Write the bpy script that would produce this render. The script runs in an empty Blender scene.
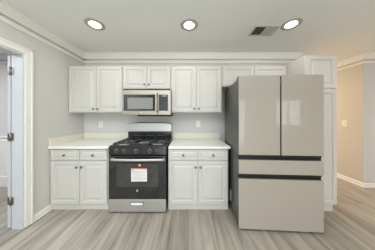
import bpy, bmesh, math, random
from mathutils import Vector, Matrix

# ------------------------------------------------------------------ camera, world, lights, exposure
S = bpy.context.scene
C = S.collection
H, F, CX, CY = 1.337, 130.0, 187.5, 116.5        # eye height, focal length in px, vanishing point

cam_d = bpy.data.cameras.new('camera')
cam = bpy.data.objects.new('camera', cam_d)
C.objects.link(cam)
cam.location = (0, 0, H)
cam.rotation_euler = (math.pi / 2, 0, 0)
cam_d.sensor_width = 36.0
cam_d.lens = F * 36.0 / 375.0
cam_d.shift_y = -8.5 / 375.0
cam_d.clip_start = 0.02
S.camera = cam

world = bpy.data.worlds.new('world')
S.world = world
world.use_nodes = True
bg = world.node_tree.nodes['Background']
bg.inputs[0].default_value = (0.86, 0.93, 1.0, 1)
bg.inputs[1].default_value = 1.6

S.view_settings.view_transform = 'Standard'
S.view_settings.look = 'None'
S.view_settings.gamma = 1.0
S.view_settings.use_curve_mapping = False
S.view_settings.exposure = 0.0
S.cycles.use_denoising = True
S.cycles.max_bounces = 10
S.cycles.diffuse_bounces = 6
S.cycles.sample_clamp_indirect = 6.0


def area(name, loc, rot, sx, sy, power, col):
    d = bpy.data.lights.new(name, 'AREA')
    d.shape = 'RECTANGLE'
    d.size, d.size_y = sx, sy
    d.energy = power
    d.color = col
    o = bpy.data.objects.new(name, d)
    C.objects.link(o)
    o.location = loc
    o.rotation_euler = rot
    return o


PI = math.pi
# daylight through the window behind the camera, hallway and dining lamps, added unseen fill
COOL = (0.84, 0.94, 1.0)
area('patio_fill', (0.4, -3.36, 1.05), (PI / 2, 0, 0), 3.5, 2.0, 56, COOL)  # soft frontal fill, added behind the camera at the unseen patio glazing
area('daylight_window', (4.0, -3.36, 1.5), (PI / 2, 0, 0), 1.1, 1.2, 12, (1.0, 0.94, 0.80))
area('overhead_fill', (-.9, 0.0, 2.49), (0, 0, 0), 1.8, 1.4, 42, COOL)  # unseen overhead light added for top-down fill, no fixture built
area('ceiling_bounce_fill', (0.2, -1.2, 1.75), (PI, 0, 0), 2.2, 1.2, 52, COOL)  # added upward light that bounces off the ceiling, no lamp there
area('side_room_fill', (-3.7, 0.9, 2.46), (0, 0, 0), 1.4, 1.2, 50, (0.84, 0.91, 1.0))  # added to brighten the side room, stands in for its daylight
area('hallway_ceiling_lamp', (2.72, 4.4, 2.45), (0, 0, 0), 0.6, 0.6, 56, (1.0, 0.88, 0.74))
area('dining_ceiling_lamp', (4.3, 0.4, 2.45), (0, 0, 0), 0.6, 0.6, 31, (1.0, 0.84, 0.70))


# ------------------------------------------------------------------ helpers
def X(px, y):
    return (px - CX) * y / F


def Z(py, y):
    return H - (py - CY) * y / F


class MB:
    def __init__(self):
        self.bm = bmesh.new()

    def _xf(self, vs, M):
        if M is not None:
            bmesh.ops.transform(self.bm, matrix=M, verts=vs)

    def box(self, x0, x1, y0, y1, z0, z1, bev=0.0, seg=2, M=None):
        r = bmesh.ops.create_cube(self.bm, size=1.0)
        vs = r['verts']
        sx, sy, sz = x1 - x0, y1 - y0, z1 - z0
        for v in vs:
            v.co = Vector(((v.co.x + .5) * sx + x0, (v.co.y + .5) * sy + y0, (v.co.z + .5) * sz + z0))
        if bev > 0:
            es = list({e for v in vs for e in v.link_edges})
            rr = bmesh.ops.bevel(self.bm, geom=es, offset=min(bev, .45 * min(abs(sx), abs(sy), abs(sz))), segments=seg,
                                 affect='EDGES', profile=.5)
            vs = list({v for f in rr['faces'] for v in f.verts} | {v for v in vs if v.is_valid})
        self._xf(vs, M)
        return self

    def lathe(self, prof, seg=24, M=None, closed=False):
        """prof: (radius, height) pairs, spun about Z."""
        bm = self.bm
        rings, allv = [], []
        for r, h in prof:
            if r < 1e-6:
                ring = [bm.verts.new((0, 0, h))]
            else:
                ring = [bm.verts.new((r * math.cos(2 * PI * i / seg), r * math.sin(2 * PI * i / seg), h)) for i in range(seg)]
            rings.append(ring)
            allv += ring
        pairs = list(zip(rings, rings[1:]))
        if closed:
            pairs.append((rings[-1], rings[0]))
        for a, b in pairs:
            for i in range(seg):
                j = (i + 1) % seg
                if len(a) == 1 and len(b) == 1:
                    continue
                if len(a) == 1:
                    f = bm.faces.new((a[0], b[i], b[j]))
                elif len(b) == 1:
                    f = bm.faces.new((a[i], b[0], a[j]))
                else:
                    f = bm.faces.new((a[i], b[i], b[j], a[j]))
                f.smooth = True
        self._xf(allv, M)
        return self

    def tube(self, pts, r, seg=10, cap=True):
        bm = self.bm
        pts = [Vector(p) for p in pts]
        rings = []
        up = None
        for i, p in enumerate(pts):
            d = (pts[min(i + 1, len(pts) - 1)] - pts[max(i - 1, 0)]).normalized()
            a = d.cross(Vector((0, 0, 1)))
            if a.length < .05:
                a = d.cross(Vector((1, 0, 0)))
            a.normalize()
            if up is not None and a.dot(up) < 0:
                a = -a
            up = a
            b = d.cross(a)
            rings.append([bm.verts.new(p + r * (math.cos(2 * PI * k / seg) * a + math.sin(2 * PI * k / seg) * b)) for k in range(seg)])
        for A, B in zip(rings, rings[1:]):
            for k in range(seg):
                f = bm.faces.new((A[k], A[(k + 1) % seg], B[(k + 1) % seg], B[k]))
                f.smooth = True
        if cap:
            bm.faces.new(rings[0])
            bm.faces.new(rings[-1])
        return self

    def prism(self, prof, p0, p1, udir, vdir=(0, 0, 1), m0=0, m1=0):
        """closed profile (u, v) swept from p0 to p1."""
        bm = self.bm
        p0, p1, u, v = Vector(p0), Vector(p1), Vector(udir), Vector(vdir)
        d = (p1 - p0).normalized()
        A = [bm.verts.new(p0 + a * u + b * v - m0 * a * d) for a, b in prof]
        B = [bm.verts.new(p1 + a * u + b * v + m1 * a * d) for a, b in prof]
        n = len(prof)
        for i in range(n):
            bm.faces.new((A[i], A[(i + 1) % n], B[(i + 1) % n], B[i]))
        bm.faces.new(A)
        bm.faces.new(B)
        return self

    def panel(self, x0, x1, z0, z1, yf, yb, rings):
        """a door front facing -Y; rings = (inset, depth behind the front)."""
        bm = self.bm
        def ring(ins, y):
            return [bm.verts.new((x0 + ins, y, z0 + ins)), bm.verts.new((x1 - ins, y, z0 + ins)),
                    bm.verts.new((x1 - ins, y, z1 - ins)), bm.verts.new((x0 + ins, y, z1 - ins))]
        rs = [ring(0, yb), ring(0, yf + .003)] + [ring(i, yf + d) for i, d in rings]
        for A, B in zip(rs, rs[1:]):
            for k in range(4):
                bm.faces.new((A[k], A[(k + 1) % 4], B[(k + 1) % 4], B[k]))
        bm.faces.new(rs[0])
        bm.faces.new(rs[-1])
        return self

    def build(self, name, mat, parent=None, smooth=False):
        bmesh.ops.recalc_face_normals(self.bm, faces=self.bm.faces)
        me = bpy.data.meshes.new(name)
        self.bm.to_mesh(me)
        self.bm.free()
        if smooth:
            for p in me.polygons:
                p.use_smooth = True
        me.materials.append(mat)
        o = bpy.data.objects.new(name, me)
        C.objects.link(o)
        if parent is not None:
            o.parent = parent
            anc = parent
            o.matrix_parent_inverse = world_of(parent).inverted()
        return o


def world_of(o):
    m = Matrix.LocRotScale(o.location, o.rotation_euler, o.scale)
    if o.parent is not None:
        return world_of(o.parent) @ o.matrix_parent_inverse @ m
    return m


def thing(name, label, cat, loc=(0, 0, 0), rz=0, group=None):
    o = bpy.data.objects.new(name, None)
    C.objects.link(o)
    o.empty_display_size = .1
    o.location = loc
    o.rotation_euler = (0, 0, rz)
    o['label'] = label
    o['category'] = cat
    if group:
        o['group'] = group
    return o


def struct(name, mb, mat, parent=None):
    o = mb.build(name, mat, parent)
    if parent is None:
        o['kind'] = 'structure'
    return o


# ------------------------------------------------------------------ materials
def lin(c):
    return tuple((v / 12.92 if v <= .04045 else ((v + .055) / 1.055) ** 2.4) for v in [q / 255 for q in c])


def mat(name, rgb, rough=.5, metal=0.0, noise=0.0, nscale=8, bump=0.0, bscale=200, spec=.5, coat=0.0, stretch=(1, 1, 1), emit=0.0):
    m = bpy.data.materials.new(name)
    m.use_nodes = True
    nt = m.node_tree
    b = nt.nodes['Principled BSDF']
    c = lin(rgb)
    b.inputs['Base Color'].default_value = (*c, 1)
    b.inputs['Roughness'].default_value = rough
    b.inputs['Metallic'].default_value = metal
    b.inputs['Specular IOR Level'].default_value = spec
    b.inputs['Coat Weight'].default_value = coat
    b.inputs['Coat Roughness'].default_value = .05
    if emit:
        b.inputs['Emission Color'].default_value = (*c, 1)
        b.inputs['Emission Strength'].default_value = emit
    tc = nt.nodes.new('ShaderNodeTexCoord')
    mp = nt.nodes.new('ShaderNodeMapping')
    mp.inputs['Scale'].default_value = stretch
    nt.links.new(tc.outputs['Object'], mp.inputs[0])
    if noise:
        n = nt.nodes.new('ShaderNodeTexNoise')
        n.inputs['Scale'].default_value = nscale
        n.inputs['Detail'].default_value = 5
        nt.links.new(mp.outputs[0], n.inputs['Vector'])
        r = nt.nodes.new('ShaderNodeValToRGB')
        r.color_ramp.elements[0].position = .3
        r.color_ramp.elements[1].position = .7
        r.color_ramp.elements[0].color = (*[v * (1 - noise) for v in c], 1)
        r.color_ramp.elements[1].color = (*[min(1, v * (1 + noise)) for v in c], 1)
        nt.links.new(n.outputs['Fac'], r.inputs[0])
        nt.links.new(r.outputs[0], b.inputs['Base Color'])
    if bump:
        n2 = nt.nodes.new('ShaderNodeTexNoise')
        n2.inputs['Scale'].default_value = bscale
        nt.links.new(mp.outputs[0], n2.inputs['Vector'])
        bp = nt.nodes.new('ShaderNodeBump')
        bp.inputs['Strength'].default_value = bump
        bp.inputs['Distance'].default_value = .002
        nt.links.new(n2.outputs['Fac'], bp.inputs['Height'])
        nt.links.new(bp.outputs[0], b.inputs['Normal'])
    return m


def floor_material():
    m = bpy.data.materials.new('grey_oak_planks')
    m.use_nodes = True
    nt = m.node_tree
    N, L = nt.nodes.new, nt.links.new
    b = nt.nodes['Principled BSDF']
    tc = N('ShaderNodeTexCoord')
    sp = N('ShaderNodeSeparateXYZ')
    L(tc.outputs['Object'], sp.inputs[0])
    cb = N('ShaderNodeCombineXYZ')
    L(sp.outputs['Y'], cb.inputs['X'])
    L(sp.outputs['X'], cb.inputs['Y'])
    br = N('ShaderNodeTexBrick')
    br.offset = .37
    br.inputs['Scale'].default_value = 1.0
    br.inputs['Brick Width'].default_value = 1.22
    br.inputs['Row Height'].default_value = .16
    br.inputs['Mortar Size'].default_value = .0012
    br.inputs['Mortar Smooth'].default_value = .2
    br.inputs['Color1'].default_value = (.25, .25, .25, 1)
    br.inputs['Color2'].default_value = (.75, .75, .75, 1)
    br.inputs['Mortar'].default_value = (.0, .0, .0, 1)
    L(cb.outputs[0], br.inputs['Vector'])
    # grain: noise stretched along the plank, shifted per plank
    mp = N('ShaderNodeMapping')
    mp.inputs['Scale'].default_value = (10, .8, 1)
    L(tc.outputs['Object'], mp.inputs[0])
    ad = N('ShaderNodeVectorMath')
    ad.operation = 'MULTIPLY_ADD'
    ad.inputs[1].default_value = (7, 9, 5)
    L(br.outputs['Color'], ad.inputs[0])
    L(mp.outputs[0], ad.inputs[2])
    n1 = N('ShaderNodeTexNoise')
    n1.inputs['Scale'].default_value = 1.0
    n1.inputs['Detail'].default_value = 6
    n1.inputs['Roughness'].default_value = .62
    n1.inputs['Distortion'].default_value = .6
    L(ad.outputs[0], n1.inputs['Vector'])
    mx = N('ShaderNodeMath')
    mx.operation = 'MULTIPLY_ADD'
    mx.inputs[1].default_value = .2
    L(br.outputs['Color'], mx.inputs[0])
    L(n1.outputs['Fac'], mx.inputs[2])
    rp = N('ShaderNodeValToRGB')
    e = rp.color_ramp.elements
    e[0].position, e[0].color = .36, (*lin((98, 89, 80)), 1)
    e[1].position, e[1].color = .80, (*lin((182, 172, 159)), 1)
    k = e.new(.56)
    k.color = (*lin((152, 143, 131)), 1)
    L(mx.outputs[0], rp.inputs[0])
    mm = N('ShaderNodeMix')
    mm.data_type = 'RGBA'
    L(br.outputs['Fac'], mm.inputs['Factor'])
    L(rp.outputs[0], mm.inputs['A'])
    mm.inputs['B'].default_value = (*lin((96, 86, 79)), 1)
    L(mm.outputs['Result'], b.inputs['Base Color'])
    b.inputs['Roughness'].default_value = .42
    b.inputs['Specular IOR Level'].default_value = .35
    return m


M = {}
M['wall'] = mat('grey_wall_paint', (210, 207, 203), .85, bump=.05, bscale=400)
M['hall'] = mat('beige_wall_paint', (214, 205, 191), .85, bump=.05, bscale=400)
M['ceil'] = mat('ceiling_paint', (240, 240, 236), .9, bump=.05, bscale=300)
M['trim'] = mat('white_trim_paint', (240, 236, 229), .4)
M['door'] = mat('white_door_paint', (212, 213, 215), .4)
M['floor'] = floor_material()
M['cab'] = mat('white_cabinet_lacquer', (212, 208, 201), .38, bump=.02, bscale=60)
M['gap'] = mat('dark_gap', (28, 27, 26), .8)
M['counter'] = mat('white_laminate', (244, 242, 236), .3, noise=.015, nscale=90)
M['splash'] = mat('cream_laminate', (230, 223, 208), .35, noise=.015, nscale=90)
M['knob'] = mat('brushed_nickel', (120, 116, 110), .3, 1.0)
M['steel'] = mat('stainless_steel', (200, 198, 193), .48, .8, noise=.06, nscale=4, stretch=(1, 1, 60))
M['warmsteel'] = mat('warm_brushed_steel', (176, 169, 155), .42, .85, noise=.05, nscale=4, stretch=(60, 1, 1))
M['black'] = mat('black_enamel', (26, 26, 27), .2, spec=.6)
M['iron'] = mat('cast_iron', (40, 40, 40), .28, spec=1.0, bump=.2, bscale=300)
M['glass'] = mat('black_oven_glass', (20, 20, 22), .06, spec=.8, coat=.6)
M['window'] = mat('smoked_glass', (40, 41, 44), .05, spec=1.0, coat=1.0)
M['mesh'] = mat('microwave_screen', (142, 142, 140), .2, noise=.08, nscale=300)
M['alum'] = mat('burner_aluminium', (205, 203, 198), .4, .6)
M['fridge'] = mat('greige_glass_panel', (173, 164, 152), .03, spec=.45)
M['case'] = mat('charcoal_painted_steel', (86, 84, 80), .38, .3, noise=.03, nscale=50)
M['dark'] = mat('dark_handle_recess', (24, 22, 20), .3)
M['plate'] = mat('white_plastic', (240, 236, 228), .4)
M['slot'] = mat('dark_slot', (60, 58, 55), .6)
M['paper'] = mat('white_paper', (232, 230, 228), .7)
M['orange'] = mat('orange_print', (226, 138, 84), .7)
M['ink'] = mat('grey_print', (168, 166, 166), .7)
M['louver'] = mat('vent_enamel', (205, 203, 198), .5)
M['ventdark'] = mat('vent_shadow_interior', (70, 66, 62), .8)
M['ring'] = mat('light_trim_ring', (176, 172, 162), .45)
M['lens'] = mat('lamp_lens', (255, 250, 240), .5, emit=9.0)
M['display'] = mat('microwave_keypad', (56, 56, 60), .2)
M['brass'] = mat('hinge_nickel', (150, 146, 136), .35, .9)
M['paneglass'] = bpy.data.materials.new('window_pane')
M['paneglass'].use_nodes = True
_nt = M['paneglass'].node_tree
_nt.nodes.remove(_nt.nodes['Principled BSDF'])
_tr, _gl, _mx = (_nt.nodes.new(k) for k in ('ShaderNodeBsdfTransparent', 'ShaderNodeBsdfGlossy', 'ShaderNodeMixShader'))
_gl.inputs['Roughness'].default_value = .02
_mx.inputs[0].default_value = .06
_nt.links.new(_tr.outputs[0], _mx.inputs[1])
_nt.links.new(_gl.outputs[0], _mx.inputs[2])
_nt.links.new(_mx.outputs[0], _nt.nodes['Material Output'].inputs[0])

# ------------------------------------------------------------------ the room
YB, XL, XP, CEIL = 2.46, -1.96, 2.10, 2.514
XH = X(363.2, YB)                       # beige hallway wall plane
XR, YF, YH = 5.2, -3.2, 5.6             # right wall, wall behind the camera, end of hallway
XS, YS = -5.2, -1.5                     # side room extents
T = .12

struct('floor', MB().box(XS - T, XR + T, YF - T, YH + T, -.08, 0), M['floor'])
struct('ceiling', MB().box(XS - T, XR + T, YF - T, YH + T, CEIL, CEIL + .1), M['ceil'])

struct('wall_back', MB().box(XL - T, XP, YB, YB + T, 0, CEIL), M['wall'])
# doorway in the left wall
DY1 = 1.56                              # far jamb
DY0 = DY1 - .86
DTOP = 2.085
w = MB()
w.box(XL - T, XL, DY1, YB, 0, CEIL)
w.box(XL - T, XL, YF, DY0, 0, CEIL)
w.box(XL - T, XL, DY0, DY1, DTOP, CEIL)
struct('wall_left', w, M['wall'])
struct('wall_right', MB().box(XH + .004, XR, YB, YB + T, 0, CEIL), M['wall'])
struct('wall_hallway_right', MB().box(XH, XH + T, YB + .0005, YH, 0, CEIL), M['hall'])
struct('wall_hallway_left', MB().box(XP - T, XP, YB + T, YH, 0, CEIL), M['hall'])
struct('wall_hallway_end', MB().box(XP - T, XH + T, YH, YH + T, 0, CEIL), M['hall'])
struct('wall_dining_right', MB().box(XR, XR + T, YF, YB + T, 0, CEIL), M['wall'])
# wall behind the camera with a patio door and a window
w = MB()
P0, P1, PT = -1.4, 2.2, 2.1
W0, W1, WB, WT = 3.45, 4.55, .9, 2.1
w.box(XL - T, P0, YF - T, YF, 0, CEIL)
w.box(P0, P1, YF - T, YF, PT, CEIL)
w.box(P1, W0, YF - T, YF, 0, CEIL)
w.box(W0, W1, YF - T, YF, 0, WB)
w.box(W0, W1, YF - T, YF, WT, CEIL)
w.box(W1, XR, YF - T, YF, 0, CEIL)
struct('wall_front', w, M['wall'])


def glazing(name, x0, x1, z0, z1, n, bars=0):
    fr = MB()
    b = .05
    fr.box(x0, x1, YF - .09, YF - .02, z0, z0 + b)
    fr.box(x0, x1, YF - .09, YF - .02, z1 - b, z1)
    for i in range(n + 1):
        x = x0 + (x1 - x0 - b) * i / n
        fr.box(x, x + b, YF - .09, YF - .02, z0 + b, z1 - b)
    for i in range(bars):
        z = z0 + (z1 - z0) * (i + 1) / (bars + 1)
        fr.box(x0 + b, x1 - b, YF - .08, YF - .03, z - .015, z + .015)
    root = struct(name, fr, M['trim'])
    MB().box(x0 + b * .5, x1 - b * .5, YF - .058, YF - .052, z0 + b * .5, z1 - b * .5).build('pane', M['paneglass'], root)


glazing('window_1', P0, P1, 0.0, PT, 3)
glazing('window_2', W0, W1, WB, WT, 2, 2)

# side room beyond the doorway
w = MB().box(XS, XL - T, YB + .03, YB + .03 + T, 0, CEIL)
struct('wall_side_room_back', w, M['wall'])
struct('wall_side_room_left', MB().box(XS - T, XS, YS, YB + .03 + T, 0, CEIL), M['wall'])
struct('wall_side_room_front', MB().box(XS - T, XL - T, YS - T, YS, 0, CEIL), M['wall'])
t = MB()
t.box(XS, XL - T, YB + .015, YB + .03, .0, .93)
t.box(XS, XL - T, YB - .005, YB + .03, .93, .96, .006)
t.box(XS, XL - T, YB - .0, YB + .03, .86, .875, .004)
t.box(XS, XL - T, YB - .0, YB + .03, 0, .20, .006)
struct('trim_side_room_wainscot', t, M['trim'])

# crown: cove against the ceiling, shadow gap, then a picture rail
CROWN = [(0, 0), (.075, 0), (.075, -.012), (.064, -.022), (.054, -.05), (.042, -.08), (.036, -.09), (.036, -.102), (0, -.102)]
RAIL = [(0, -.133), (.030, -.133), (.034, -.136), (.032, -.150), (.020, -.160), (.016, -.172), (0, -.172)]


def crown(name, p0, p1, u, m=None, m0=0, m1=0):
    mb = MB()
    mb.prism(CROWN, p0, p1, u, m0=m0, m1=m1)
    mb.prism(RAIL, p0, p1, u, m0=m0, m1=m1)
    struct(name, mb, m or M['trim'])


crown('trim_crown_left', (XL, YF, CEIL), (XL, YB, CEIL), (1, 0, 0))
crown('trim_crown_back', (XL, YB, CEIL), (XP, YB, CEIL), (0, -1, 0))
crown('trim_crown_right', (XH, YB, CEIL), (XR, YB, CEIL), (0, -1, 0), m0=1)
crown('trim_crown_hallway', (XH, YB, CEIL), (XH, YH, CEIL), (-1, 0, 0), m0=1)
crown('trim_crown_side_room', (XS, YB + .03, CEIL), (XL - T, YB + .03, CEIL), (0, -1, 0), M['door'])

BASE = [(0, 0), (.022, 0), (.022, .012), (.015, .022), (.013, .065), (.007, .078), (0, .08)]


def baseboard(name, p0, p1, u, m0=0):
    struct(name, MB().prism(BASE, p0, p1, u, m0=m0), M['trim'])


CASW = .078
baseboard('baseboard_left', (XL, DY1 + CASW, 0), (XL, 1.862, 0), (1, 0, 0))
baseboard('baseboard_hallway', (XH, YB, 0), (XH, YH, 0), (-1, 0, 0), 1)
baseboard('baseboard_right', (XH, YB, 0), (XR, YB, 0), (0, -1, 0), 1)

# doorway: casing on the kitchen side, jamb lining
t = MB()
CASP = [(0, 0), (.0, CASW), (.018, CASW), (.02, CASW - .012), (.016, CASW - .03), (.012, .012), (.008, 0)]
t.box(XL, XL + .018, DY1, DY1 + CASW, 0, DTOP + CASW, .004)
t.box(XL, XL + .018, DY0 - CASW, DY0, 0, DTOP + CASW, .004)
t.box(XL, XL + .018, DY0, DY1, DTOP, DTOP + CASW, .004)
t.box(XL + .018, XL + .026, DY1 + .055, DY1 + CASW - .004, 0, DTOP + CASW - .004, .003)
t.box(XL + .018, XL + .026, DY0 - CASW + .004, DY1 + CASW - .004, DTOP + .055, DTOP + CASW - .004, .003)
struct('trim_door_casing', t, M['trim'])
t = MB()
JT = .018
t.box(XL - T - .008, XL + .004, DY1 - JT, DY1 + .0, 0, DTOP)
t.box(XL - T - .008, XL + .004, DY0, DY0 + JT, 0, DTOP)
t.box(XL - T - .008, XL + .004, DY0 + JT, DY1 - JT, DTOP - JT, DTOP)
t.box(XL - .07, XL - .035, DY0 + JT, DY0 + JT + .01, 0, DTOP - JT)
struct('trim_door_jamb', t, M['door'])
# the door itself, folded right back into the side room
YD = DY1 - JT
dx1 = XL - T - .026
dx0 = dx1 - .036
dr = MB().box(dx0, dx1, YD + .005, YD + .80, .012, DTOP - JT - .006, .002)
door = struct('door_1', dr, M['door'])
MB().box(dx1 + .001, dx1 + .016, YD + .010, YD + .030, .012, DTOP - JT - .006).build('gap_shade_strip', M['slot'], door)  # dark strip stands in for the shade between door and jamb
for k, zc in enumerate((1.875, 1.095, .335)):
    hb = MB()
    hb.box(dx0 + .004, dx1 - .001, YD + .001, YD + .0052, zc - .045, zc + .045)
    hb.box(dx1 + .018, dx1 + .046, YD - .003, YD + .001, zc - .045, zc + .045)
    hb.lathe([(0, -.05), (.009, -.05), (.009, .05), (0, .05)], 10, Matrix.Translation((dx1 + .009, YD - .004, zc)))
    hb.build('hinge', M['brass'], door)


# ------------------------------------------------------------------ cabinets
def make_knob(x, y, z, parent):
    Mx = Matrix.Translation((x, y, z)) @ Matrix.Rotation(PI / 2, 4, 'X')
    k = MB().lathe([(0, 0), (.0075, 0), (.006, .004), (.005, .012), (.012, .017), (.0155, .022), (.014, .028), (.008, .031), (0, .032)], 16, Mx)
    return k.build('knob', M['knob'], parent)


RAISED = [(.003, 0), (.050, 0), (.055, .011), (.066, .011), (.086, .002), (.090, .001)]
DRAWER = [(.003, 0), (.022, 0), (.026, .008), (.034, .008), (.046, .0015), (.048, .001)]


def front(name, x0, x1, z0, z1, yf, parent, rings, knob=None):
    d = MB().panel(x0, x1, z0, z1, yf, yf + .019, rings).build(name, M['cab'], parent)
    if knob:
        make_knob(knob[0], yf, knob[1], d)
    return d


DT = .02


def wall_cabinet(label, x0, x1, z0, z1, yf, knobz, name='wall_cabinet', cut=None, kn=True, group='white wall cabinets'):
    r = thing(name, label, 'cabinet', ((x0 + x1) / 2, YB - .001, z0), group=group)
    MB().box(x0, x1, yf + DT + .001, YB - .002, z0, z1, .0015, 1).build('body', M['cab'], r)
    g, mid = .012, (x0 + x1) / 2 if cut is None else cut
    for a, b, kx in ((x0 + g, mid - .003, mid - .036), (mid + .003, x1 - g, mid + .036)):
        front('door', a, b, z0 + .012, z1 - .016, yf, r, RAISED, (kx, knobz) if kn else None)
    return r


UY = 2.126
UZ0, UZ1 = Z(112.6, UY), Z(65.4, UY)
SZ0 = Z(89.4, UY)
ux = [XL + .004, X(122.6, UY), X(170.8, UY), X(222.2, UY)]
wall_cabinet('two-door white wall cabinet in the corner, left of the microwave', ux[0], ux[1] - .001, UZ0, UZ1, UY, Z(109, UY), cut=X(96.2, UY))
wall_cabinet('short two-door white cabinet directly above the microwave', ux[1] + .001, ux[2] - .001, SZ0, UZ1, UY, Z(84.6, UY), cut=X(146.9, UY))
wall_cabinet('two-door white wall cabinet between the microwave and the refrigerator', ux[2] + .001, ux[3] - .001, UZ0, UZ1, UY, Z(108.6, UY), cut=X(196.4, UY))
PY = 1.80
px0, px1 = X(305.6, PY), X(337.8, PY)
wall_cabinet('short white cabinet on the wall above and behind the refrigerator', ux[3] + .001, px0 - .003, 1.83, UZ1, UY, 1.87, cut=X(254.4, UY), kn=False)

# base cabinets
BY = 1.845


def base_cabinet(label, x0, x1, cut):
    r = thing('base_cabinet', label, 'cabinet', ((x0 + x1) / 2, YB - .002, 0), group='white base cabinets')
    MB().box(x0, x1, BY + DT + .001, YB - .004, .085, .876, .0015, 1).build('body', M['cab'], r)
    MB().box(x0, x1, BY + .022, BY + .04, 0, .085, .003).build('toe_kick', M['cab'], r)
    g = .012
    zt1, zt0 = Z(149.9, BY), Z(160.0, BY)
    zd1, zd0 = Z(161.2, BY), Z(204.4, BY)
    for a, b, kx in ((x0 + g, cut - .004, cut - .034), (cut + .004, x1 - g, cut + .034)):
        front('drawer', a, b, zt0, zt1, BY, r, DRAWER, ((a + b) / 2, (zt0 + zt1) / 2))
        front('door', a, b, zd0, zd1, BY, r, RAISED, (kx, Z(167, BY)))
    return r


bl0, bl1 = XL + .003, X(107.6, BY)
br0, br1 = X(168.0, BY), X(228.6, BY)
base_cabinet('white base cabinet in the corner, left of the range', bl0, bl1, X(79.6, BY))
base_cabinet('white base cabinet between the range and the refrigerator', br0, br1, X(198, BY))
CYF, CTOP, CBOT = 1.822, .915, .880


def countertop(label, x0, x1, side):
    r = thing('countertop', label, 'countertop', ((x0 + x1) / 2, YB - .002, CBOT), group='white countertops')
    MB().box(x0, x1, CYF, YB - .002, CBOT, CTOP, .008, 3).build('slab', M['counter'], r)
    MB().box(x0 + (.022 if side else 0), x1, YB - .022, YB - .002, CTOP, CTOP + .115, .004).build('backsplash', M['splash'], r)
    if side:
        MB().box(x0, x0 + .02, CYF + .012, YB - .002, CTOP, CTOP + .115, .004).build('side_splash', M['splash'], r)
    return r


countertop('white countertop with cream splash, in the corner left of the range', XL + .002, X(108, CYF), True)
countertop('white countertop with cream backsplash, between range and refrigerator', X(168.2, CYF), .606, False)

# tall pantry
r = thing('pantry_cabinet', 'tall narrow white pantry cabinet right of the refrigerator', 'cabinet', ((px0 + px1) / 2, YB - .002, 0))
PZ1 = Z(54.8, PY)
MB().box(px0, px1, PY + DT + .001, YB - .004, .10, PZ1, .0015, 1).build('body', M['cab'], r)
MB().box(px0, px1 - .03, PY + .035, PY + .05, 0, .10, .003).build('toe_kick', M['cab'], r)
zs = Z(88.5, PY)
front('door', px0 + .02, px1 - .012, zs + .006, PZ1 - .012, PY, r, RAISED)
front('door', px0 + .02, px1 - .012, .115, zs - .012, PY, r, RAISED)

# ------------------------------------------------------------------ gas range
RX0, RX1, RYF = -1.088, -.296, 1.80
RC = (RX0 + RX1) / 2
rg = thing('gas_range', 'black and stainless steel freestanding gas range between the base cabinets', 'range', (RC, 2.1, 0))
MB().box(RX0, RX1, RYF + .03, 2.43, .03, .905, .003).build('body', M['black'], rg)
for fx in (RX0 + .06, RX1 - .06):
    for fy in (RYF + .08, 2.36):
        MB().lathe([(0, 0), (.02, 0), (.018, .012), (.012, .014), (.012, .032), (0, .032)], 12, Matrix.Translation((fx, fy, 0))).build('foot', M['slot'], rg)
# cooktop with a raised rim
ct = MB().box(RX0, RX1, RYF + .012, 2.36, .905, .922, .006)
ct.box(RX0, RX1, RYF + .012, RYF + .03, .92, .932, .004)
ct.box(RX0, RX0 + .018, RYF + .03, 2.36, .92, .932, .004)
ct.box(RX1 - .018, RX1, RYF + .03, 2.36, .92, .932, .004)
ct.build('cooktop', M['black'], rg)
# control panel, tilted slightly
cp = MB()
cp.prism([(0, .805), (-.008, .812), (.006, .925), (.014, .931), (.05, .931), (.05, .805)], (RX0, RYF, 0), (RX1, RYF, 0), (0, 1, 0))
cpo = cp.build('control_panel', M['black'], rg)
for pxk in (115.8, 123.0, 135.8, 149.4, 157.0):
    kx = X(pxk, RYF - .01)
    Mx = Matrix.Translation((kx, RYF - .001, Z(151.2, RYF - .01))) @ Matrix.Rotation(PI / 2 - .12, 4, 'X')
    kb = MB().lathe([(0, -.004), (.027, -.004), (.027, .003), (.021, .006), (.019, .024), (.016, .028), (0, .029)], 20, Mx)
    kb.box(-.004, .004, -.02, .02, .024, .036, .002, 1, Mx)
    kb.build('knob', M['iron'], rg)
    MB().lathe([(.0275, -.0035), (.0295, -.0035), (.0295, .0015), (.0275, .0015)], 20, Mx, closed=True).build('knob_ring', M['alum'], cpo)
# oven door
DZ0, DZ1 = Z(198.6, RYF), .79
dy0 = RYF - .012
od = MB().box(RX0 + .002, RX1 - .002, dy0, RYF + .028, DZ0, DZ1, .006).build('oven_door', M['glass'], rg)
MB().box(X(116.5, dy0), X(158.5, dy0), dy0 - .0012, dy0 + .004, Z(187, dy0), Z(164, dy0), .001, 1).build('window', M['window'], od)
hb = MB()
hz = Z(160.0, dy0 - .04)
hx0, hx1 = X(110.0, dy0 - .04), X(164.5, dy0 - .04)
n = 14
bow = [(hx0 + (hx1 - hx0) * i / n, dy0 - .028 - .022 * math.sin(PI * i / n) ** .7, hz - .0) for i in range(n + 1)]
for a, b in zip(bow, bow[1:]):
    pass
A = []
bm = hb.bm
secs = []
for p in bow:
    prof = [(0, -.018), (-.012, -.012), (-.015, 0), (-.012, .012), (0, .018), (.006, .012), (.006, -.012)]
    secs.append([bm.verts.new((p[0], p[1] + u, p[2] + v)) for u, v in prof])
for a, b in zip(secs, secs[1:]):
    for k in range(7):
        f = bm.faces.new((a[k], a[(k + 1) % 7], b[(k + 1) % 7], b[k]))
        f.smooth = True
bm.faces.new(secs[0])
bm.faces.new(secs[-1])
hb.box(hx0, hx0 + .03, dy0 - .030, dy0 + .002, hz - .016, hz + .016, .004)
hb.box(hx1 - .03, hx1, dy0 - .030, dy0 + .002, hz - .016, hz + .016, .004)
hb.build('handle', M['steel'], od)
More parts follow.
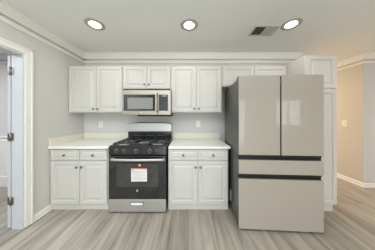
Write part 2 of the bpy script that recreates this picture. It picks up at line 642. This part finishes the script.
# round maker's badge, paper label, small lower badge
Mb = Matrix.Translation((X(139.6, dy0), dy0, Z(165.2, dy0))) @ Matrix.Rotation(PI / 2, 4, 'X')
MB().lathe([(0, 0), (.018, 0), (.018, .002), (.014, .003), (0, .003)], 20, Mb).build('round_badge', M['alum'], od)
lx0, lx1, lz0, lz1 = X(131.2, dy0), X(147.0, dy0), Z(181.4, dy0), Z(168.2, dy0)
pl = MB().box(lx0, lx1, dy0 - .0035, dy0 - .0015, lz0, lz1).build('paper_label', M['paper'], od)
pl['label'] = 'white paper label with an orange top band'
MB().box(lx0, lx1, dy0 - .0045, dy0 - .003, lz1 - .016, lz1).build('orange_band', M['orange'], od)
ik = MB()
for i in range(9):
    zz = lz1 - .045 - i * .0145
    ik.box(lx0 + .02, lx1 - .02 - (.05 if i % 3 == 2 else 0), dy0 - .0042, dy0 - .003, zz - .0022, zz + .0022)
ik.lathe([(0, 0), (.011, 0), (.011, .001), (0, .001)], 14, Matrix.Translation((lx0 + .022, dy0 - .0035, lz1 - .034)) @ Matrix.Rotation(PI / 2, 4, 'X'))
ik.build('label_print', M['ink'], od)
MB().box(X(136.4, dy0), X(138.0, dy0), dy0 - .002, dy0 + .001, Z(191.6, dy0), Z(189.6, dy0)).build('small_badge', M['alum'], od)
# storage drawer
sd = MB().box(RX0 + .002, RX1 - .002, dy0, RYF + .028, .022, DZ0 - .006, .008).build('storage_drawer', M['steel'], rg)
MB().box(X(130.6, dy0), X(142.8, dy0), dy0 - .003, dy0 + .002, Z(205.4, dy0), Z(202.6, dy0), .001, 1).build('drawer_badge', M['paper'], sd)
MB().box(X(130.0, dy0), X(143.4, dy0), dy0 - .0015, dy0 + .002, Z(205.9, dy0), Z(202.0, dy0)).build('badge_border', M['slot'], sd)
# backguard
gx0, gx1 = RX0 + .012, RX1 - .0
bgp = [(0, .922), (0, 1.055), (.012, 1.06), (.035, 1.225), (.045, 1.235), (.075, 1.235), (.075, .922)]
MB().prism([(0, .922), (0, 1.065), (.03, 1.065), (.03, .922)], (gx0, 2.36, 0), (gx1, 2.36, 0), (0, 1, 0)).build('backguard_base', M['black'], rg)
MB().box(gx0, gx1, 2.39, 2.435, .905, 1.07).build('backguard_rear', M['black'], rg)
steel = MB()
bm = steel.bm
n = 16
secs = []
for i in range(n + 1):
    t_ = i / n
    x = gx0 + (gx1 - gx0) * t_
    arch = .022 * (1 - abs(2 * t_ - 1) ** 6) if True else 0
    top = 1.206 + arch
    prof = [(2.352, 1.066), (2.350, 1.08), (2.362, top - .012), (2.372, top), (2.435, top), (2.435, 1.066)]
    secs.append([bm.verts.new((x, u, v)) for u, v in prof])
for a, b in zip(secs, secs[1:]):
    for k in range(6):
        bm.faces.new((a[k], a[(k + 1) % 6], b[(k + 1) % 6], b[k]))
bm.faces.new(secs[0])
bm.faces.new(secs[-1])
steel.build('backguard_panel', M['steel'], rg)
v = MB()
for i in range(3):
    xx = gx0 + .12 + i * .2
    v.box(xx, xx + .15, 2.357, 2.363, .985, 1.005)
v.build('vent_slots', M['slot'], rg)
# burners
for bx, by, br in ((RC - .25, 1.96, .052), (RC + .25, 1.96, .05), (RC - .25, 2.22, .042), (RC + .25, 2.22, .04), (RC, 2.09, .055)):
    Mx = Matrix.Translation((bx, by, .921))
    bo = MB().lathe([(0, 0), (br + .034, 0), (br + .028, .004), (br, .006), (br - .004, .014), (0, .014)], 24, Mx).build('burner', M['alum'], rg)
    MB().lathe([(br * .78, .0135), (br * .8, .018), (br * .7, .022), (0, .022)], 24, Mx).build('burner_cap', M['iron'], bo)
# grates: left, centre, right
gw = (RX1 - RX0 - .06) / 3
for i in range(3):
    a = RX0 + .03 + gw * i + .004
    b = a + gw - .008
    y0, y1, zt, rr = 1.85, 2.33, .955, .005
    g = MB()
    for p, q in (((a, y0), (b, y0)), ((a, y1), (b, y1)), ((a, y0), (a, y1)), ((b, y0), (b, y1)),
                 ((a, (y0 + y1) / 2), (b, (y0 + y1) / 2))):
        g.box(min(p[0], q[0]) - rr, max(p[0], q[0]) + rr, min(p[1], q[1]) - rr, max(p[1], q[1]) + rr, zt - .008, zt + .006, .003, 1)
    m_ = (a + b) / 2
    for yy in ((1.96, 2.22) if i != 1 else (2.09,)):
        for s in (-1, 1):
            g.box(min(m_ + s * .03, m_ + s * (b - a) / 2), max(m_ + s * .03, m_ + s * (b - a) / 2), yy - rr, yy + rr, zt - .006, zt + .008, .003, 1)
            g.box(m_ - rr, m_ + rr, min(yy + s * .03, yy + s * .12), max(yy + s * .03, yy + s * .12), zt - .006, zt + .008, .003, 1)
    for xx in (a, b):
        for yy in (y0, y1):
            g.box(xx - rr, xx + rr, yy - rr, yy + rr, .921, zt, .002, 1)
    g.build('grate', M['iron'], rg)

# ------------------------------------------------------------------ microwave
MY = 2.05
mx0, mx1 = X(121.7, MY), X(170.8, MY)
mz0, mz1 = Z(114.8, MY), Z(90.2, MY)
mw = thing('microwave', 'stainless steel over-the-range microwave with dark window', 'microwave', ((mx0 + mx1) / 2, 2.25, mz0))
MB().box(mx0 + .004, mx1 - .004, MY + .03, YB - .004, mz0 + .004, SZ0 - .003, .003).build('body', M['black'], mw)
mdx = X(158.0, MY)
f1 = MB()
wx0, wx1 = X(123.4, MY), X(155.0, MY)
wz0, wz1 = Z(110.8, MY), Z(94.6, MY)
f1.box(mx0, wx0, MY, MY + .03, mz0, mz1, .003)
f1.box(wx1, mdx, MY, MY + .03, mz0, mz1, .003)
f1.box(wx0 - .002, wx1 + .002, MY, MY + .03, wz1, mz1, .003)
f1.box(wx0 - .002, wx1 + .002, MY, MY + .03, mz0, wz0, .003)
dd = f1.build('door', M['warmsteel'], mw)
MB().box(wx0 - .003, wx1 + .003, MY + .004, MY + .028, wz0 - .003, wz1 + .003).build('window_frame', M['glass'], dd)
MB().box(X(127.4, MY), X(152.8, MY), MY + .0025, MY + .006, Z(109.0, MY), Z(97.6, MY)).build('window_screen', M['mesh'], dd)
hx = X(156.8, MY - .035)
hm = MB().tube([(hx, MY - .03, wz0 - .02), (hx, MY - .037, wz0 + .02), (hx, MY - .04, (wz0 + wz1) / 2), (hx, MY - .037, wz1 - .02), (hx, MY - .03, wz1 + .01)], .0125, 12)
hm.box(hx - .01, hx + .01, MY - .03, MY + .002, wz0 - .022, wz0 + .004, .003)
hm.box(hx - .01, hx + .01, MY - .03, MY + .002, wz1 - .014, wz1 + .012, .003)
hm.build('handle', M['warmsteel'], dd)
MB().lathe([(0, 0), (.011, 0), (.011, .002), (0, .0025)], 16, Matrix.Translation((X(141, MY), MY, Z(112.8, MY))) @ Matrix.Rotation(PI / 2, 4, 'X')).build('round_badge', M['plate'], dd)
f2 = MB().box(mdx + .002, mx1, MY, MY + .03, mz0, mz1, .003)
cpm = f2.build('control_panel', M['warmsteel'], mw)
kx0, kx1 = X(158.9, MY), X(168.0, MY)
MB().box(kx0, kx1, MY - .0015, MY + .01, wz0, wz1, .001, 1).build('keypad', M['display'], cpm)
MB().box(kx0 + .045, kx1 - .02, MY - .0025, MY + .0, wz1 - .03, wz1 - .016).build('clock_display', M['ink'], cpm)
for i in range(3):
    for j in range(5):
        x = kx0 + .03 + i * .035
        z = wz0 + .03 + j * .034
        MB().box(x, x + .022, MY - .0022, MY + .0, z, z + .014).build('key', M['slot'], cpm)
MB().box(mx0 + .24, mx1 - .01, MY + .02, YB - .05, mz0 - .022, mz0 + .004, .003).build('underside_vent', M['gap'], mw)

# ------------------------------------------------------------------ refrigerator
FYAW = -math.atan2(.054, .935)
fl = Vector((X(238.9, 1.514), 1.514, 0))
FW = .937
fr = thing('refrigerator', 'greige four-door refrigerator with charcoal sides, beside the pantry', 'refrigerator')
FM = Matrix.Translation(fl) @ Matrix.Rotation(FYAW, 4, 'Z')


def fbox(x0, x1, y0, y1, z0, z1, bev=0.0, seg=2):
    return MB().box(x0, x1, y0, y1, z0, z1, bev, seg, FM)


FT = 1.812
fbox(.004, FW - .004, .095, .74, .035, FT - .03, .006).build('case', M['case'], fr)
for fx in (.06, FW - .06):
    for fy in (.14, .68):
        MB().lathe([(0, 0), (.022, 0), (.022, .02), (.012, .022), (.012, .04), (0, .04)], 12, FM @ Matrix.Translation((fx, fy, 0))).build('foot', M['dark'], fr)
split = (X(280.9, 1.49) - fl.x)
zu = .889
d1, d2 = .833, .668
e1 = .612
for a, b in ((0, split - .008), (split + .008, FW)):
    dd = fbox(a, b, .016, .09, zu, FT, .006).build('door', M['case'], fr)
    fbox(a + .001, b - .001, 0, .018, zu + .001, FT - .001, .004).build('glass_panel', M['fridge'], dd)
hh = MB().box(.012, split - .02, .04, .15, FT - .032, FT - .004, .008, 2, FM)
fbox(.02, .14, .06, .26, FT - .04, FT - .008, .01).build('hinge_cover', M['dark'], fr)
fbox(FW - .14, FW - .02, .06, .26, FT - .04, FT - .008, .01).build('hinge_cover', M['dark'], fr)
hh.bm.free()
for z0, z1, zg in ((d2, d1, zu), (.029, e1, d2)):
    dd = fbox(0, FW, .016, .09, z0, z1, .006).build('drawer', M['case'], fr)
    fbox(.001, FW - .001, 0, .018, z0 + .001, z1 - .001, .004).build('glass_panel', M['fridge'], dd)
    lip = MB().box(.002, FW - .004, .03, .088, z1, zg, 0, 1, FM)
    lip.box(.002, FW - .012, .006, .034, zg - .018, zg - .002, .006, 2, FM)
    lip.build('grip_recess', M['dark'], dd)
fbox(split - .009, split + .009, .02, .088, zu + .004, FT - .01).build('door_gasket', M['gap'], fr)
fbox(.0025, .0045, .34, .40, Z(204, 1.80), Z(193, 1.80)).build('rating_label', M['paper'], fr)

# ------------------------------------------------------------------ ceiling fittings
LY = 1.669


def ceiling_light(label, pxc, pyc):
    y = (CEIL - H) * F / (CY - pyc)
    x = X(pxc, y)
    r = thing('recessed_light', label, 'ceiling light', (x, y, CEIL), group='recessed lights across the kitchen ceiling')
    Mx = Matrix.Translation((x, y, CEIL)) @ Matrix.Rotation(PI, 4, 'X')
    MB().lathe([(.062, 0), (.112, 0), (.112, .003), (.104, .008), (.09, .010), (.062, .003)], 40, Mx, closed=True).build('trim_ring', M['ring'], r)
    MB().lathe([(0, 0.0015), (.066, 0.0015), (.066, .0035), (.05, .005), (0, .0055)], 40, Mx).build('lens', M['lens'], r)
    d = bpy.data.lights.new('downlight', 'AREA')
    d.shape = 'DISK'
    d.size = .14
    d.energy = 2.0
    d.color = (1.0, .95, .88)
    o = bpy.data.objects.new('downlight', d)
    C.objects.link(o)
    o.parent = r
    o.location = (0, 0, -.012)
    return r


ceiling_light('round recessed ceiling light nearest the left wall', 95.0, 24.6)
ceiling_light('round recessed ceiling light in the middle, above the range side', 189.2, 25.2)
ceiling_light('round recessed ceiling light right of the air vent', 291.2, 24.4)

vx0, vx1, vy0, vy1 = .875, 1.215, 1.675, 1.895
vt = thing('ceiling_vent', 'rectangular white air vent in the ceiling, half of it dark', 'vent', ((vx0 + vx1) / 2, (vy0 + vy1) / 2, CEIL))
f = MB()
b = .028
f.box(vx0, vx1, vy0, vy0 + b, CEIL - .007, CEIL, .002, 1)
f.box(vx0, vx1, vy1 - b, vy1, CEIL - .007, CEIL, .002, 1)
f.box(vx0, vx0 + b, vy0 + b, vy1 - b, CEIL - .007, CEIL, .002, 1)
f.box(vx1 - b, vx1, vy0 + b, vy1 - b, CEIL - .007, CEIL, .002, 1)
vm = (vx0 + vx1) / 2
f.box(vm - .006, vm + .006, vy0 + b, vy1 - b, CEIL - .006, CEIL, .001, 1)
f.build('frame', M['louver'], vt)
MB().box(vx0 + b, vx1 - b, vy0 + b, vy1 - b, CEIL - .0015, CEIL - .0002).build('duct_opening', M['ventdark'], vt)
for a, bb, ang in ((vx0 + b, vm - .006, -.95), (vm + .006, vx1 - b, .75)):
    sl = MB()
    nn = 9
    for i in range(nn):
        x = a + (bb - a) * (i + .5) / nn
        sl.box(-.006, .006, vy0 + b, vy1 - b, -.0005, .0005, 0, 1, Matrix.Translation((x, 0, CEIL - .006)) @ Matrix.Rotation(ang, 4, 'Y'))
    sl.build('louvers', M['louver'], vt)


# ------------------------------------------------------------------ outlets and switch
def outlet(label, pxc, pyc):
    x, z = X(pxc, YB), Z(pyc, YB)
    r = thing('wall_outlet', label, 'outlet', (x, YB, z), group='wall outlets above the countertops')
    MB().box(x - .04, x + .04, YB - .006, YB - .0005, z - .062, z + .062, .003).build('cover_plate', M['plate'], r)
    for s in (-1, 1):
        q = MB().box(x - .018, x + .018, YB - .009, YB - .005, z + s * .024 - .015, z + s * .024 + .015, .004).build('receptacle', M['plate'], r)
        sl = MB()
        for u in (-.007, .007):
            sl.box(x + u - .0015, x + u + .0015, YB - .0095, YB - .0085, z + s * .024 - .004, z + s * .024 + .007)
        sl.build('slot', M['slot'], q)


outlet('white wall outlet above the left countertop', 100.8, 124.2)
outlet('white wall outlet above the right countertop, near the refrigerator', 198.2, 123.9)

sy = XH * F / (344.6 - CX)
sz = Z(123.4, sy)
r = thing('light_switch', 'white light switch on the beige hallway wall', 'switch', (XH, sy, sz))
MB().box(XH - .006, XH - .0005, sy - .044, sy + .044, sz - .062, sz + .062, .003).build('cover_plate', M['plate'], r)
MB().box(XH - .016, XH - .005, sy - .01, sy + .01, sz - .014, sz + .014, .003).build('toggle', M['plate'], r)
